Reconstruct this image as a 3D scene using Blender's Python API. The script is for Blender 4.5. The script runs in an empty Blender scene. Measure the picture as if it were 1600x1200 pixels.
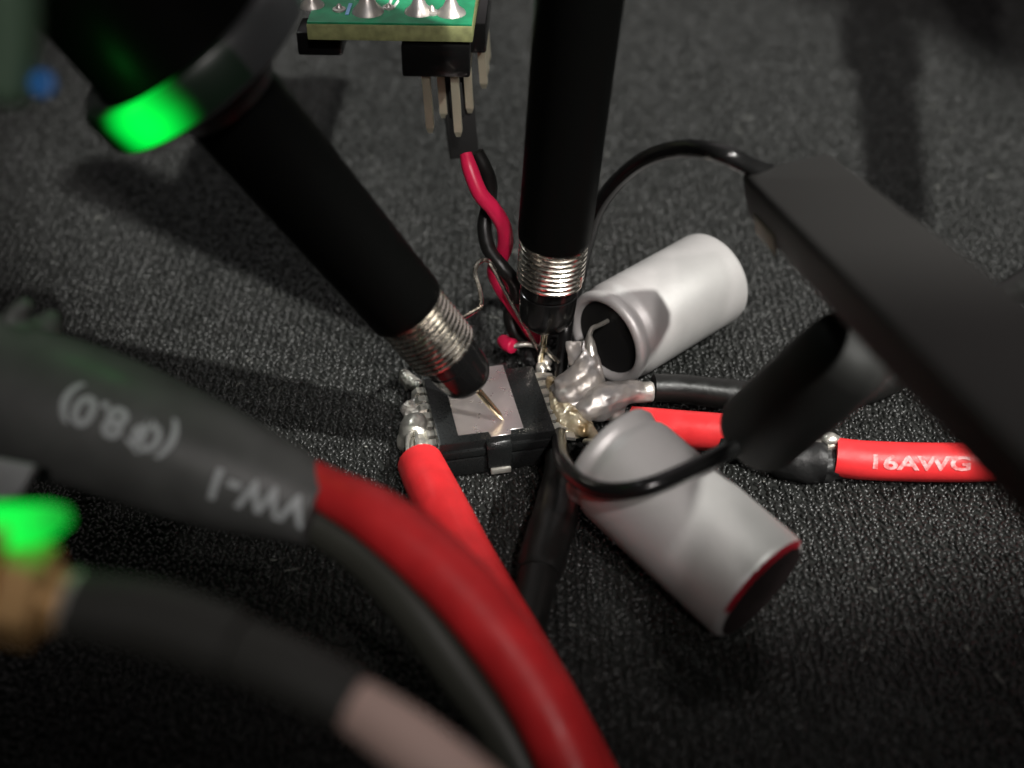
import bpy, bmesh, math, random
import numpy as np
from mathutils import Vector, Matrix, noise

random.seed(7)
rng = np.random.default_rng(7)
SC = bpy.context.scene
COL = SC.collection
SC.unit_settings.system = 'METRIC'
SC.unit_settings.scale_length = 0.01          # one unit is one centimetre

# ------------------------------------------------------------------ camera
HFOV, DIST, PITCH = math.radians(42), 11.0, math.radians(38)
TARGET = Vector((0, 0, 0.15))
FW = Vector((0, math.cos(PITCH), -math.sin(PITCH)))
RT = Vector((1, 0, 0))
UP = RT.cross(FW)
CAM = TARGET - DIST * FW
FPX = 800 / math.tan(HFOV / 2)
cd = bpy.data.cameras.new('camera')
cam = bpy.data.objects.new('camera', cd)
COL.objects.link(cam)
cam.location = CAM
cam.rotation_euler = (math.pi / 2 - PITCH, 0, 0)
cd.sensor_width = 36
cd.lens = 18 / math.tan(HFOV / 2)
cd.clip_start, cd.clip_end = 0.1, 500
cd.dof.use_dof = True
cd.dof.focus_distance = 10.45
cd.dof.aperture_fstop = 0.225
SC.camera = cam

# ------------------------------------------------------------------ light
w = bpy.data.worlds.new('World'); SC.world = w; w.use_nodes = True
# a dim room: the wall and ceiling beyond the table are a little brighter than the rest
_nt = w.node_tree; _bg = _nt.nodes['Background']; _bg.inputs['Strength'].default_value = 1.0
_tc = _nt.nodes.new('ShaderNodeTexCoord'); _dot = _nt.nodes.new('ShaderNodeVectorMath'); _dot.operation = 'DOT_PRODUCT'
_dot.inputs[1].default_value = (0.15, 0.72, 0.68)
_rp = _nt.nodes.new('ShaderNodeValToRGB'); _rp.color_ramp.interpolation = 'EASE'
_rp.color_ramp.elements[0].position = 0.78; _rp.color_ramp.elements[0].color = (0.020, 0.020, 0.019, 1)
_rp.color_ramp.elements[1].position = 0.95; _rp.color_ramp.elements[1].color = (0.40, 0.36, 0.36, 1)
_nt.links.new(_tc.outputs['Generated'], _dot.inputs[0]); _nt.links.new(_dot.outputs['Value'], _rp.inputs['Fac'])
_nt.links.new(_rp.outputs['Color'], _bg.inputs['Color'])
SC.view_settings.view_transform = 'Standard'
SC.view_settings.look = 'None'
SC.view_settings.exposure = 0
SC.view_settings.gamma = 1

def lamp(name, az, el, dist, aim, power, size, color, cone=None, blend=0.3):
    az, el = math.radians(az), math.radians(el)
    d = Vector((math.cos(az) * math.cos(el), math.sin(az) * math.cos(el), math.sin(el)))
    l = bpy.data.lights.new(name, 'SPOT')
    l.energy = power; l.color = color; l.shadow_soft_size = size
    l.spot_size = math.radians(cone or 40); l.spot_blend = blend
    o = bpy.data.objects.new(name, l); COL.objects.link(o)
    o.location = Vector(aim) + d * dist
    o.rotation_euler = (-d).to_track_quat('-Z', 'Y').to_euler()
    return o
lamp('lamp_right', -44, 51, 45, (1.1, 3.7, 0), 130000, 0.6, (1.0, 0.99, 0.94), 14.4, 0.15)
lamp('lamp_front', -82, 41, 100, (0.0, 8.0, 0.0), 150000, 2.0, (1.0, 0.94, 0.91), 8.5, 0.10)
lamp('fill_side', -72, 50, 60, (0.9, -0.5, 0.4), 72000, 1.2, (1.0, 0.93, 0.91), 6.2, 1.0)  # added narrow fill that brightens the capacitors and solder
lamp('lamp_back', 140, 52, 50, (1.5, 3.5, 0), 15000, 0.8, (0.95, 1.0, 0.97), 14.0, 0.4)

# ------------------------------------------------------------------ pixel helpers (photo is 1600 x 1200)
def ray(px, py): return FW + RT * ((px - 800) / FPX) + UP * ((600 - py) / FPX)
def Z(px, py, z=0.0):
    r = ray(px, py); return CAM + r * ((z - CAM.z) / r.z)
def D(px, py, d): return CAM + ray(px, py) * d
def proj(p):
    v = p - CAM; z = v.dot(FW)
    return 800 + FPX * v.dot(RT) / z, 600 - FPX * v.dot(UP) / z, z

# ------------------------------------------------------------------ materials
def mat(name, col, rough=0.5, metal=0.0, spec=0.5, bump=0.0, bscale=40, var=0.0, vscale=8, coat=0.0,
        rvar=0.0, trans=0.0, emit=None, estr=0.0, ior=1.45, stretch=None, col2=None):
    m = bpy.data.materials.new(name); m.use_nodes = True
    nt = m.node_tree; b = nt.nodes['Principled BSDF']
    b.inputs['Base Color'].default_value = (*col, 1)
    b.inputs['Roughness'].default_value = rough
    b.inputs['Metallic'].default_value = metal
    b.inputs['Specular IOR Level'].default_value = spec
    b.inputs['Coat Weight'].default_value = coat
    b.inputs['Transmission Weight'].default_value = trans
    b.inputs['IOR'].default_value = ior
    if emit:
        b.inputs['Emission Color'].default_value = (*emit, 1)
        b.inputs['Emission Strength'].default_value = estr
    tc = nt.nodes.new('ShaderNodeTexCoord')
    src = tc.outputs['Object']
    if stretch:
        mp = nt.nodes.new('ShaderNodeMapping'); mp.inputs['Scale'].default_value = stretch
        nt.links.new(src, mp.inputs['Vector']); src = mp.outputs['Vector']
    if var > 0 or col2:
        n = nt.nodes.new('ShaderNodeTexNoise'); n.inputs['Scale'].default_value = vscale; n.inputs['Detail'].default_value = 6
        nt.links.new(src, n.inputs['Vector'])
        r = nt.nodes.new('ShaderNodeValToRGB')
        c1 = [max(0, c * (1 - var)) for c in col]; c2 = col2 or [min(1, c * (1 + var)) for c in col]
        r.color_ramp.elements[0].position = 0.35; r.color_ramp.elements[1].position = 0.66
        r.color_ramp.elements[0].color = (*c1, 1); r.color_ramp.elements[1].color = (*c2, 1)
        nt.links.new(n.outputs['Fac'], r.inputs['Fac']); nt.links.new(r.outputs['Color'], b.inputs['Base Color'])
    if rvar > 0:
        n = nt.nodes.new('ShaderNodeTexNoise'); n.inputs['Scale'].default_value = vscale * 1.7; n.inputs['Detail'].default_value = 5
        nt.links.new(src, n.inputs['Vector'])
        mr = nt.nodes.new('ShaderNodeMapRange')
        mr.inputs['To Min'].default_value = max(0.02, rough - rvar); mr.inputs['To Max'].default_value = min(1, rough + rvar)
        mr.inputs['From Min'].default_value = 0.3; mr.inputs['From Max'].default_value = 0.7
        nt.links.new(n.outputs['Fac'], mr.inputs['Value']); nt.links.new(mr.outputs['Result'], b.inputs['Roughness'])
    if bump > 0:
        n = nt.nodes.new('ShaderNodeTexNoise'); n.inputs['Scale'].default_value = bscale; n.inputs['Detail'].default_value = 4
        nt.links.new(src, n.inputs['Vector'])
        bp = nt.nodes.new('ShaderNodeBump'); bp.inputs['Strength'].default_value = bump; bp.inputs['Distance'].default_value = 0.02
        nt.links.new(n.outputs['Fac'], bp.inputs['Height']); nt.links.new(bp.outputs['Normal'], b.inputs['Normal'])
    return m

M = dict(
    cloth=mat('black_cloth', (0.0135, 0.0142, 0.0130), 0.85, spec=0.2, bump=0.9, bscale=26, var=0.3, vscale=22),
    yarn=mat('black_yarn', (0.0118, 0.0124, 0.0116), 0.36, spec=0.46, var=0.4, vscale=9),
    barrel=mat('black_barrel_plastic', (0.0016, 0.0017, 0.0016), 0.45, spec=0.05, bump=0.05, bscale=60),
    gloss=mat('glossy_black_plastic', (0.004, 0.004, 0.004), 0.20, spec=0.28, rvar=0.06, vscale=20),
    guard=mat('dark_guard_plastic', (0.022, 0.023, 0.024), 0.34, spec=0.5),
    spring=mat('spring_steel', (0.76, 0.71, 0.63), 0.22, metal=1.0, rvar=0.08, vscale=14),
    needle=mat('gilded_needle', (0.80, 0.68, 0.45), 0.25, metal=1.0),
    mould=mat('moulded_black_epoxy', (0.0065, 0.0070, 0.0070), 0.30, spec=0.36, bump=0.05, bscale=90, rvar=0.06, vscale=30),
    tab=mat('tinned_metal_tab', (0.62, 0.565, 0.56), 0.29, metal=0.9, bump=0.012, bscale=60, rvar=0.025, vscale=5),
    tin=mat('tinned_lead', (0.64, 0.62, 0.56), 0.36, metal=0.85, bump=0.25, bscale=25, rvar=0.1, vscale=14),
    solder=mat('solder', (0.41, 0.395, 0.385), 0.42, metal=0.6, bump=0.18, bscale=18, var=0.10, vscale=7, rvar=0.12, col2=(0.52, 0.48, 0.43)),
    flux=mat('amber_flux', (0.42, 0.29, 0.13), 0.20, metal=0.35, coat=0.7, bump=0.5, bscale=16, var=0.45, vscale=9, col2=(0.60, 0.53, 0.38)),
    alu=mat('capacitor_aluminium', (0.50, 0.485, 0.475), 0.46, metal=0.45, spec=0.5, bump=0.16, bscale=95, var=0.03, vscale=5),
    capdark=mat('end_face_shade', (0.010, 0.004, 0.004), 0.6),
    rubber=mat('black_rubber', (0.008, 0.008, 0.008), 0.6, spec=0.3),
    capred=mat('dark_red_print', (0.22, 0.006, 0.014), 0.45),
    red=mat('red_silicone', (0.68, 0.029, 0.033), 0.42, spec=0.4, bump=0.06, bscale=30, var=0.10, vscale=5, rvar=0.10),
    magenta=mat('pinkish_red_insulation', (0.66, 0.016, 0.075), 0.35, spec=0.45, var=0.05),
    pin=mat('header_pin', (0.50, 0.47, 0.36), 0.34, metal=0.8),
    blackwire=mat('black_silicone', (0.008, 0.008, 0.0075), 0.38, spec=0.45, bump=0.08, bscale=25, rvar=0.10, vscale=7),
    oliveblack=mat('olive_black_silicone', (0.050, 0.051, 0.042), 0.42, spec=0.45),
    sleeve=mat('heat_shrink', (0.105, 0.107, 0.104), 0.46, spec=0.5, bump=0.14, bscale=7, var=0.14, vscale=3, rvar=0.10),
    coilblack=mat('coil_black', (0.006, 0.006, 0.006), 0.24, spec=0.5),
    box=mat('black_housing', (0.0165, 0.016, 0.0150), 0.66, spec=0.35, bump=0.1, bscale=90),
    plug=mat('black_plug', (0.019, 0.019, 0.018), 0.62, spec=0.3),
    label=mat('pale_label', (0.42, 0.41, 0.33), 0.6),
    mask=mat('green_solder_mask', (0.010, 0.19, 0.085), 0.3, spec=0.5, var=0.3, vscale=5),
    fr4=mat('fibreglass_edge', (0.17, 0.18, 0.075), 0.7, var=0.25, vscale=12),
    ink=mat('grey_ink', (0.52, 0.55, 0.56), 0.6),
    inkpink=mat('pale_pink_ink', (0.66, 0.10, 0.10), 0.6, var=0.1, vscale=22, col2=(0.82, 0.42, 0.42)),
    white=mat('white_silkscreen', (0.75, 0.75, 0.72), 0.6),
    brass=mat('brass', (0.78, 0.47, 0.20), 0.40, metal=0.35, rvar=0.1, vscale=6),
    ring=mat('silver_ring', (0.86, 0.82, 0.76), 0.35, metal=0.3),
    pink=mat('pale_pink_jacket', (0.93, 0.66, 0.58), 0.5, spec=0.4),
    darkcable=mat('dark_cable_sleeve', (0.055, 0.055, 0.050), 0.55, spec=0.4, bump=0.06, bscale=10),
    green=mat('green_glow', (0.0, 0.3, 0.03), 0.4, emit=(0.0, 1.0, 0.06), estr=1.3),
    blue=mat('blue_glow', (0.0, 0.05, 0.2), 0.4, emit=(0.01, 0.14, 0.42), estr=0.55),
    greypost=mat('grey_green_plastic', (0.06, 0.105, 0.065), 0.55),
    grey=mat('grey_metal', (0.46, 0.47, 0.48), 0.45, metal=0.3),
    tape=mat('black_tape', (0.010, 0.010, 0.010), 0.5, spec=0.4, bump=0.7, bscale=10),
    char=mat('charred_insulation', (0.010, 0.010, 0.010), 0.35, spec=0.6, bump=0.8, bscale=25),
)

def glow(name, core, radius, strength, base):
    """a green reflection put in as emission: brightest at its core, fading with distance from it."""
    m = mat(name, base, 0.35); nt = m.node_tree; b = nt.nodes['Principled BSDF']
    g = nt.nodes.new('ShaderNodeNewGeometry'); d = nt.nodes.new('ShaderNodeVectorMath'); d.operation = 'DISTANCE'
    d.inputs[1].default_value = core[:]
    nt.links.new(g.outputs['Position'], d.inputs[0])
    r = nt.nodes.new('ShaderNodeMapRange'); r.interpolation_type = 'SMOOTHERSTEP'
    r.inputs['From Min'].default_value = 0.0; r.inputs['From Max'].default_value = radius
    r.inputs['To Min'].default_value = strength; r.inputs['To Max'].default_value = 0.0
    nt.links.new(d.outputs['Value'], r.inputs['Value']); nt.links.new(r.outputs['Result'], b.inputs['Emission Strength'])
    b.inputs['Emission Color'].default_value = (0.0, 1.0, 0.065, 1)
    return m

# ------------------------------------------------------------------ object helpers
ORI = {}
def finish(name, verts, faces, m, parent=None, origin=None, smooth=True, sharp=40):
    if parent is not None: org = ORI[parent.name]
    else: org = Vector(origin) if origin is not None else Vector((0, 0, 0))
    me = bpy.data.meshes.new(name)
    me.from_pydata([(Vector(v) - org)[:] for v in verts], [], faces)
    me.validate(); me.update()
    bm = bmesh.new(); bm.from_mesh(me); bmesh.ops.recalc_face_normals(bm, faces=bm.faces); bm.to_mesh(me); bm.free()
    if smooth:
        me.polygons.foreach_set('use_smooth', [True] * len(me.polygons))
        me.set_sharp_from_angle(angle=math.radians(sharp))
    me.materials.append(m)
    o = bpy.data.objects.new(name, me); COL.objects.link(o)
    if parent is not None: o.parent = parent
    else: o.location = org
    ORI[o.name] = org
    return o
def tag(o, label=None, cat=None, group=None, kind=None):
    if label: o['label'] = label
    if cat: o['category'] = cat
    if group: o['group'] = group
    if kind: o['kind'] = kind
    return o
def thing(name, loc, label, cat, group=None):
    o = bpy.data.objects.new(name, None); COL.objects.link(o); o.location = loc
    o.empty_display_size = 0.2
    ORI[o.name] = Vector(loc)
    return tag(o, label, cat, group)

def spline(pts, n):
    """Catmull-Rom through points, n samples per span."""
    P = [Vector(p) for p in pts]
    if len(P) == 2: return [P[0].lerp(P[1], i / n) for i in range(n + 1)]
    P = [2 * P[0] - P[1]] + P + [2 * P[-1] - P[-2]]
    out = []
    for i in range(1, len(P) - 2):
        a, b, c, d = P[i - 1:i + 3]
        for k in range(n):
            t = k / n
            out.append(0.5 * (2 * b + (c - a) * t + (2 * a - 5 * b + 4 * c - d) * t * t + (3 * b - a - 3 * c + d) * t ** 3))
    out.append(P[-2]); return out
def spline1(v, n):
    return [x.x for x in spline([(a, 0, 0) for a in v], n)]
def frames(path, up=None):
    n = len(path); T = []
    for i in range(n): T.append((path[min(i + 1, n - 1)] - path[max(i - 1, 0)]).normalized())
    u = up or Vector((0, 0, 1))
    if abs(T[0].dot(u)) > 0.95: u = Vector((0, -1, 0.3))
    N = (u - T[0] * u.dot(T[0])).normalized(); F = []
    for t in T:
        N = (N - t * N.dot(t)).normalized(); F.append((t, N, t.cross(N)))
    return F
def tube(pts, rad, seg=16, n=8, smoothpath=True, round_end=(0, 0), wob=0.0):
    """tube through pts; rad a number or one per point; returns verts, faces (capped)."""
    path = spline(pts, n) if smoothpath else [Vector(p) for p in pts]
    if isinstance(rad, (int, float)): R = [rad] * len(path)
    else: R = spline1(rad, n) if smoothpath else list(rad)
    if round_end[0]:
        r = R[0]; k = round_end[0]; d = (path[0] - path[1]).normalized()
        pre = [(path[0] + d * k * r * math.sin(a), r * math.cos(a)) for a in (1.35, 1.0, 0.6, 0.3)]
        path = [p for p, _ in pre] + path; R = [q for _, q in pre] + R
    if round_end[1]:
        r = R[-1]; k = round_end[1]; d = (path[-1] - path[-2]).normalized()
        post = [(path[-1] + d * k * r * math.sin(a), r * math.cos(a)) for a in (0.3, 0.6, 1.0, 1.35)]
        path = path + [p for p, _ in post]; R = R + [q for _, q in post]
    F = frames(path); V = []; Fc = []
    for i, (p, r, (t, nn, b)) in enumerate(zip(path, R, F)):
        for j in range(seg):
            a = 2 * math.pi * j / seg
            rr = r
            if wob: rr *= 1 + wob * noise.noise(p * 9 + Vector((math.cos(a), math.sin(a), 3)))
            V.append(p + nn * (rr * math.cos(a)) + b * (rr * math.sin(a)))
    for i in range(len(path) - 1):
        for j in range(seg):
            k = (j + 1) % seg
            Fc.append((i * seg + j, i * seg + k, (i + 1) * seg + k, (i + 1) * seg + j))
    Fc.append(tuple(range(seg))[::-1]); Fc.append(tuple((len(path) - 1) * seg + j for j in range(seg)))
    return V, Fc
def lathe(o, axis, prof, seg=48, closed=False):
    axis = Vector(axis).normalized(); o = Vector(o)
    u = axis.orthogonal().normalized(); v = axis.cross(u); V = []; Fc = []
    for t, r in prof:
        for j in range(seg):
            a = 2 * math.pi * j / seg
            V.append(o + axis * t + (u * math.cos(a) + v * math.sin(a)) * max(r, 1e-4))
    m = len(prof)
    for i in range(m - 1 if not closed else m):
        i2 = (i + 1) % m
        for j in range(seg):
            k = (j + 1) % seg; Fc.append((i * seg + j, i * seg + k, i2 * seg + k, i2 * seg + j))
    if not closed:
        Fc.append(tuple(range(seg))[::-1]); Fc.append(tuple((m - 1) * seg + j for j in range(seg)))
    return V, Fc
def merge(*parts):
    V, F = [], []
    for v, f in parts:
        k = len(V); V += list(v); F += [tuple(i + k for i in q) for q in f]
    return V, F
def bevel_mesh(V, F, w=0.01, s=2):
    bm = bmesh.new(); vs = [bm.verts.new(v) for v in V]
    for f in F: bm.faces.new([vs[i] for i in f])
    bmesh.ops.recalc_face_normals(bm, faces=bm.faces)
    if w > 0: bmesh.ops.bevel(bm, geom=bm.edges[:], offset=w, segments=s, profile=0.5, affect='EDGES', clamp_overlap=True)
    bm.verts.index_update()
    out = [v.co.copy() for v in bm.verts], [tuple(v.index for v in f.verts) for f in bm.faces]
    bm.free(); return out
BOXF = [(0, 3, 2, 1), (4, 5, 6, 7), (0, 1, 5, 4), (1, 2, 6, 5), (2, 3, 7, 6), (3, 0, 4, 7)]
def box8(c, w=0.01, s=2): return bevel_mesh(c, BOXF, w, s)
def box(center, ax, ay, az, w=0.01, s=2):
    c = Vector(center); ax, ay, az = Vector(ax) / 2, Vector(ay) / 2, Vector(az) / 2
    return box8([c - ax - ay - az, c + ax - ay - az, c + ax + ay - az, c - ax + ay - az,
                 c - ax - ay + az, c + ax - ay + az, c + ax + ay + az, c - ax + ay + az], w, s)
def prism(poly, h, w=0.0):
    """poly: world points in order; h: extrusion vector."""
    n = len(poly); V = [Vector(p) for p in poly] + [Vector(p) + Vector(h) for p in poly]
    F = [tuple(range(n))[::-1], tuple(range(n, 2 * n))] + [(i, (i + 1) % n, n + (i + 1) % n, n + i) for i in range(n)]
    return bevel_mesh(V, F, w, 1) if w else (V, F)
def sphere(c, r, sx=1, sy=1, sz=1, sub=3, rot=None):
    bm = bmesh.new(); bmesh.ops.create_icosphere(bm, subdivisions=sub, radius=1)
    c = Vector(c); V = []
    for v in bm.verts:
        q = Vector((v.co.x * r * sx, v.co.y * r * sy, v.co.z * r * sz))
        if rot: q = rot @ q
        V.append(q + c)
    F = [tuple(v.index for v in f.verts) for f in bm.faces]; bm.free(); return V, F
def fuse(parts, voxel=0.02, smooth=4, amp=0.0, freq=6.0):
    """melt overlapping closed shapes into one surface (voxel remesh), then ripple it."""
    V, F = merge(*parts)
    me = bpy.data.meshes.new('melt'); me.from_pydata([v[:] for v in V], [], F); me.update()
    o = bpy.data.objects.new('melt', me); COL.objects.link(o)
    md = o.modifiers.new('r', 'REMESH'); md.mode = 'VOXEL'; md.voxel_size = voxel
    if smooth:
        ms = o.modifiers.new('s', 'SMOOTH'); ms.iterations = smooth; ms.factor = 0.5
    dg = bpy.context.evaluated_depsgraph_get(); ev = o.evaluated_get(dg); em = ev.to_mesh()
    VV = [v.co.copy() for v in em.vertices]; NN = [v.normal.copy() for v in em.vertices]
    FF = [tuple(p.vertices) for p in em.polygons]
    ev.to_mesh_clear(); bpy.data.objects.remove(o); bpy.data.meshes.remove(me)
    if amp:
        VV = [v + n * (amp * (noise.noise(v * freq) + 0.5 * noise.noise(v * freq * 2.3 + Vector((5, 1, 2))))) for v, n in zip(VV, NN)]
    return VV, FF
def text_mesh(body, size, font_shear=0):
    c = bpy.data.curves.new('t', 'FONT'); c.body = body; c.size = size; c.align_x = 'LEFT'; c.resolution_u = 3
    c.offset = 0.006 * size / 0.2
    o = bpy.data.objects.new('t', c); COL.objects.link(o)
    dg = bpy.context.evaluated_depsgraph_get(); me = bpy.data.meshes.new_from_object(o.evaluated_get(dg))
    bm = bmesh.new(); bm.from_mesh(me); bmesh.ops.triangulate(bm, faces=bm.faces)
    bmesh.ops.subdivide_edges(bm, edges=[e for e in bm.edges if e.calc_length() > size * 0.12], cuts=2)
    bmesh.ops.triangulate(bm, faces=bm.faces)
    bm.verts.index_update()
    V = [v.co.copy() for v in bm.verts]; F = [tuple(v.index for v in f.verts) for f in bm.faces]
    bm.free(); bpy.data.objects.remove(o); bpy.data.meshes.remove(me); return V, F
def wrap_text(V, path, R, s0, direction, ang0, lift):
    """lay flat text (x along, y across) on a tube: s0 arc length of the text start, direction +-1 along the path."""
    F = frames(path); L = [0]
    for a, b in zip(path, path[1:]): L.append(L[-1] + (b - a).length)
    out = []
    for v in V:
        s = min(max(s0 + direction * v.x, 0), L[-1] - 1e-5); i = max(k for k in range(len(L)) if L[k] <= s); i = min(i, len(path) - 2)
        t = (s - L[i]) / (L[i + 1] - L[i]); p = path[i].lerp(path[i + 1], t); r = R[i] * (1 - t) + R[i + 1] * t + lift
        tt, nn, bb = F[i]
        nn = (F[i][1] * (1 - t) + F[i + 1][1] * t).normalized(); bb = (F[i][2] * (1 - t) + F[i + 1][2] * t).normalized()
        a = ang0 - direction * v.y / r
        out.append(p + nn * (r * math.cos(a)) + bb * (r * math.sin(a)))
    return out
def along(path_o, path_d, py):
    """distance along a straight axis whose picture row is py."""
    lo, hi = -1.0, 8.0
    for _ in range(50):
        mid = (lo + hi) / 2
        if proj(path_o + path_d * mid)[1] > py: lo = mid
        else: hi = mid
    return lo

# ================================================================== the cloth
def build_cloth():
    n = 60; xs = np.linspace(-22, 22, n); ys = np.linspace(-12, 34, n)
    V = [(x, y, 0.0) for y in ys for x in xs]
    F = [(j * n + i, j * n + i + 1, (j + 1) * n + i + 1, (j + 1) * n + i) for j in range(n - 1) for i in range(n - 1)]
    c = finish('tabletop_cloth', V, F, M['cloth'])
    tag(c, 'black knitted cloth covering the whole table top', None, None, 'structure')
    # knit loops as real little yarn humps
    px, py = 0.037, 0.043
    gx = np.arange(-7.6, 7.6, px); gy = np.arange(-3.9, 9.6, py)
    X, Y = np.meshgrid(gx, gy); ii, jj = np.meshgrid(np.arange(len(gx)), np.arange(len(gy)))
    X = X.ravel(); Y = Y.ravel(); par = (ii.ravel() % 2)
    keep = np.abs(X) < 3.35 + (Y + 3.9) * 0.305
    X, Y, par = X[keep], Y[keep], par[keep]; N = len(X)
    X = X + rng.normal(0, 0.009, N); Y = Y + rng.normal(0, 0.011, N)
    far = np.clip((Y - 1.0) / 5.0, 0, 1)
    X = X + rng.normal(0, 0.02, N) * far; Y = Y + rng.normal(0, 0.025, N) * far
    ang = np.where(par == 0, 0.55, -0.55) + rng.normal(0, 0.28, N) * (1 + 2 * far) + 0.12 + math.pi / 2
    ln = 0.0345 * rng.uniform(0.75, 1.25, N); wd = 0.0160 * rng.uniform(0.75, 1.3, N); ht = 0.020 * rng.uniform(0.6, 1.5, N)
    tilt = rng.normal(0, 0.25, N)
    # hump: 3 rings of 5 on a half ellipsoid, plus two tips
    base = []
    rings = [(-0.62, 0.78), (0.0, 1.0), (0.62, 0.78)]; seg = 5
    for t, r in rings:
        for k in range(seg):
            a = math.pi * k / (seg - 1)
            base.append((t, r * math.cos(a), r * math.sin(a)))
    base += [(-1, 0, 0.0), (1, 0, 0.0)]
    base = np.array(base); nb = len(base)
    fc = []
    for i in range(2):
        for k in range(seg - 1):
            fc.append((i * seg + k, i * seg + k + 1, (i + 1) * seg + k + 1, (i + 1) * seg + k))
    q = np.array(fc); tri = []
    for k in range(seg - 1):
        tri.append((nb - 2, k + 1, k)); tri.append((nb - 1, 2 * seg + k, 2 * seg + k + 1))
    tri = np.array(tri)
    bx = base[None, :, 0] * ln[:, None]; by = base[None, :, 1] * wd[:, None]; bz = base[None, :, 2] * ht[:, None] + bx * np.tan(tilt)[:, None] * 0.5
    ca, sa = np.cos(ang)[:, None], np.sin(ang)[:, None]
    VX = X[:, None] + bx * ca - by * sa; VY = Y[:, None] + bx * sa + by * ca; VZ = bz + 0.002
    co = np.stack([VX, VY, VZ], -1).reshape(-1, 3)
    off = (np.arange(N) * nb)[:, None, None]
    Q = (q[None] + off).reshape(-1); T = (tri[None] + off).reshape(-1)
    nq, ntr = len(Q) // 4, len(T) // 3
    me = bpy.data.meshes.new('knit_loops')
    me.vertices.add(len(co)); me.vertices.foreach_set('co', co.astype(np.float32).ravel())
    me.loops.add(len(Q) + len(T)); me.loops.foreach_set('vertex_index', np.concatenate([Q, T]).astype(np.int32))
    me.polygons.add(nq + ntr)
    st = np.concatenate([np.arange(nq) * 4, nq * 4 + np.arange(ntr) * 3]).astype(np.int32)
    me.polygons.foreach_set('loop_start', st)
    me.polygons.foreach_set('use_smooth', np.ones(nq + ntr, bool))
    me.update(calc_edges=True); me.validate()
    me.materials.append(M['yarn'])
    o = bpy.data.objects.new('knit_loops', me); COL.objects.link(o); o.parent = c; o['kind'] = 'stuff'
build_cloth()
def build_lint():
    parts = []
    R = random.Random(5)
    for k in range(170):
        x, y = R.uniform(-4.5, 5), R.uniform(-3, 6.5); a = R.uniform(0, 6.28)
        if k % 3 == 0:
            n_ = R.uniform(0.03, 0.11); b_ = R.uniform(-0.04, 0.04)
            p0 = Vector((x, y, 0.022)); p2 = p0 + Vector((math.cos(a), math.sin(a), 0)) * n_
            parts.append(tube([p0, p0.lerp(p2, 0.5) + Vector((b_, -b_, 0.012)), p2], 0.0035, 4, 3))
        else:
            parts.append(sphere((x, y, 0.022), R.uniform(0.004, 0.010), R.uniform(0.6, 1.6), 1, 0.7, 1))
    o = finish('lint', *merge(*parts), mat('grey_lint', (0.22, 0.22, 0.20), 0.6))
    tag(o, 'tiny grey lint and dust specks scattered over the black cloth', 'lint', None, 'stuff')
build_lint()

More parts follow.
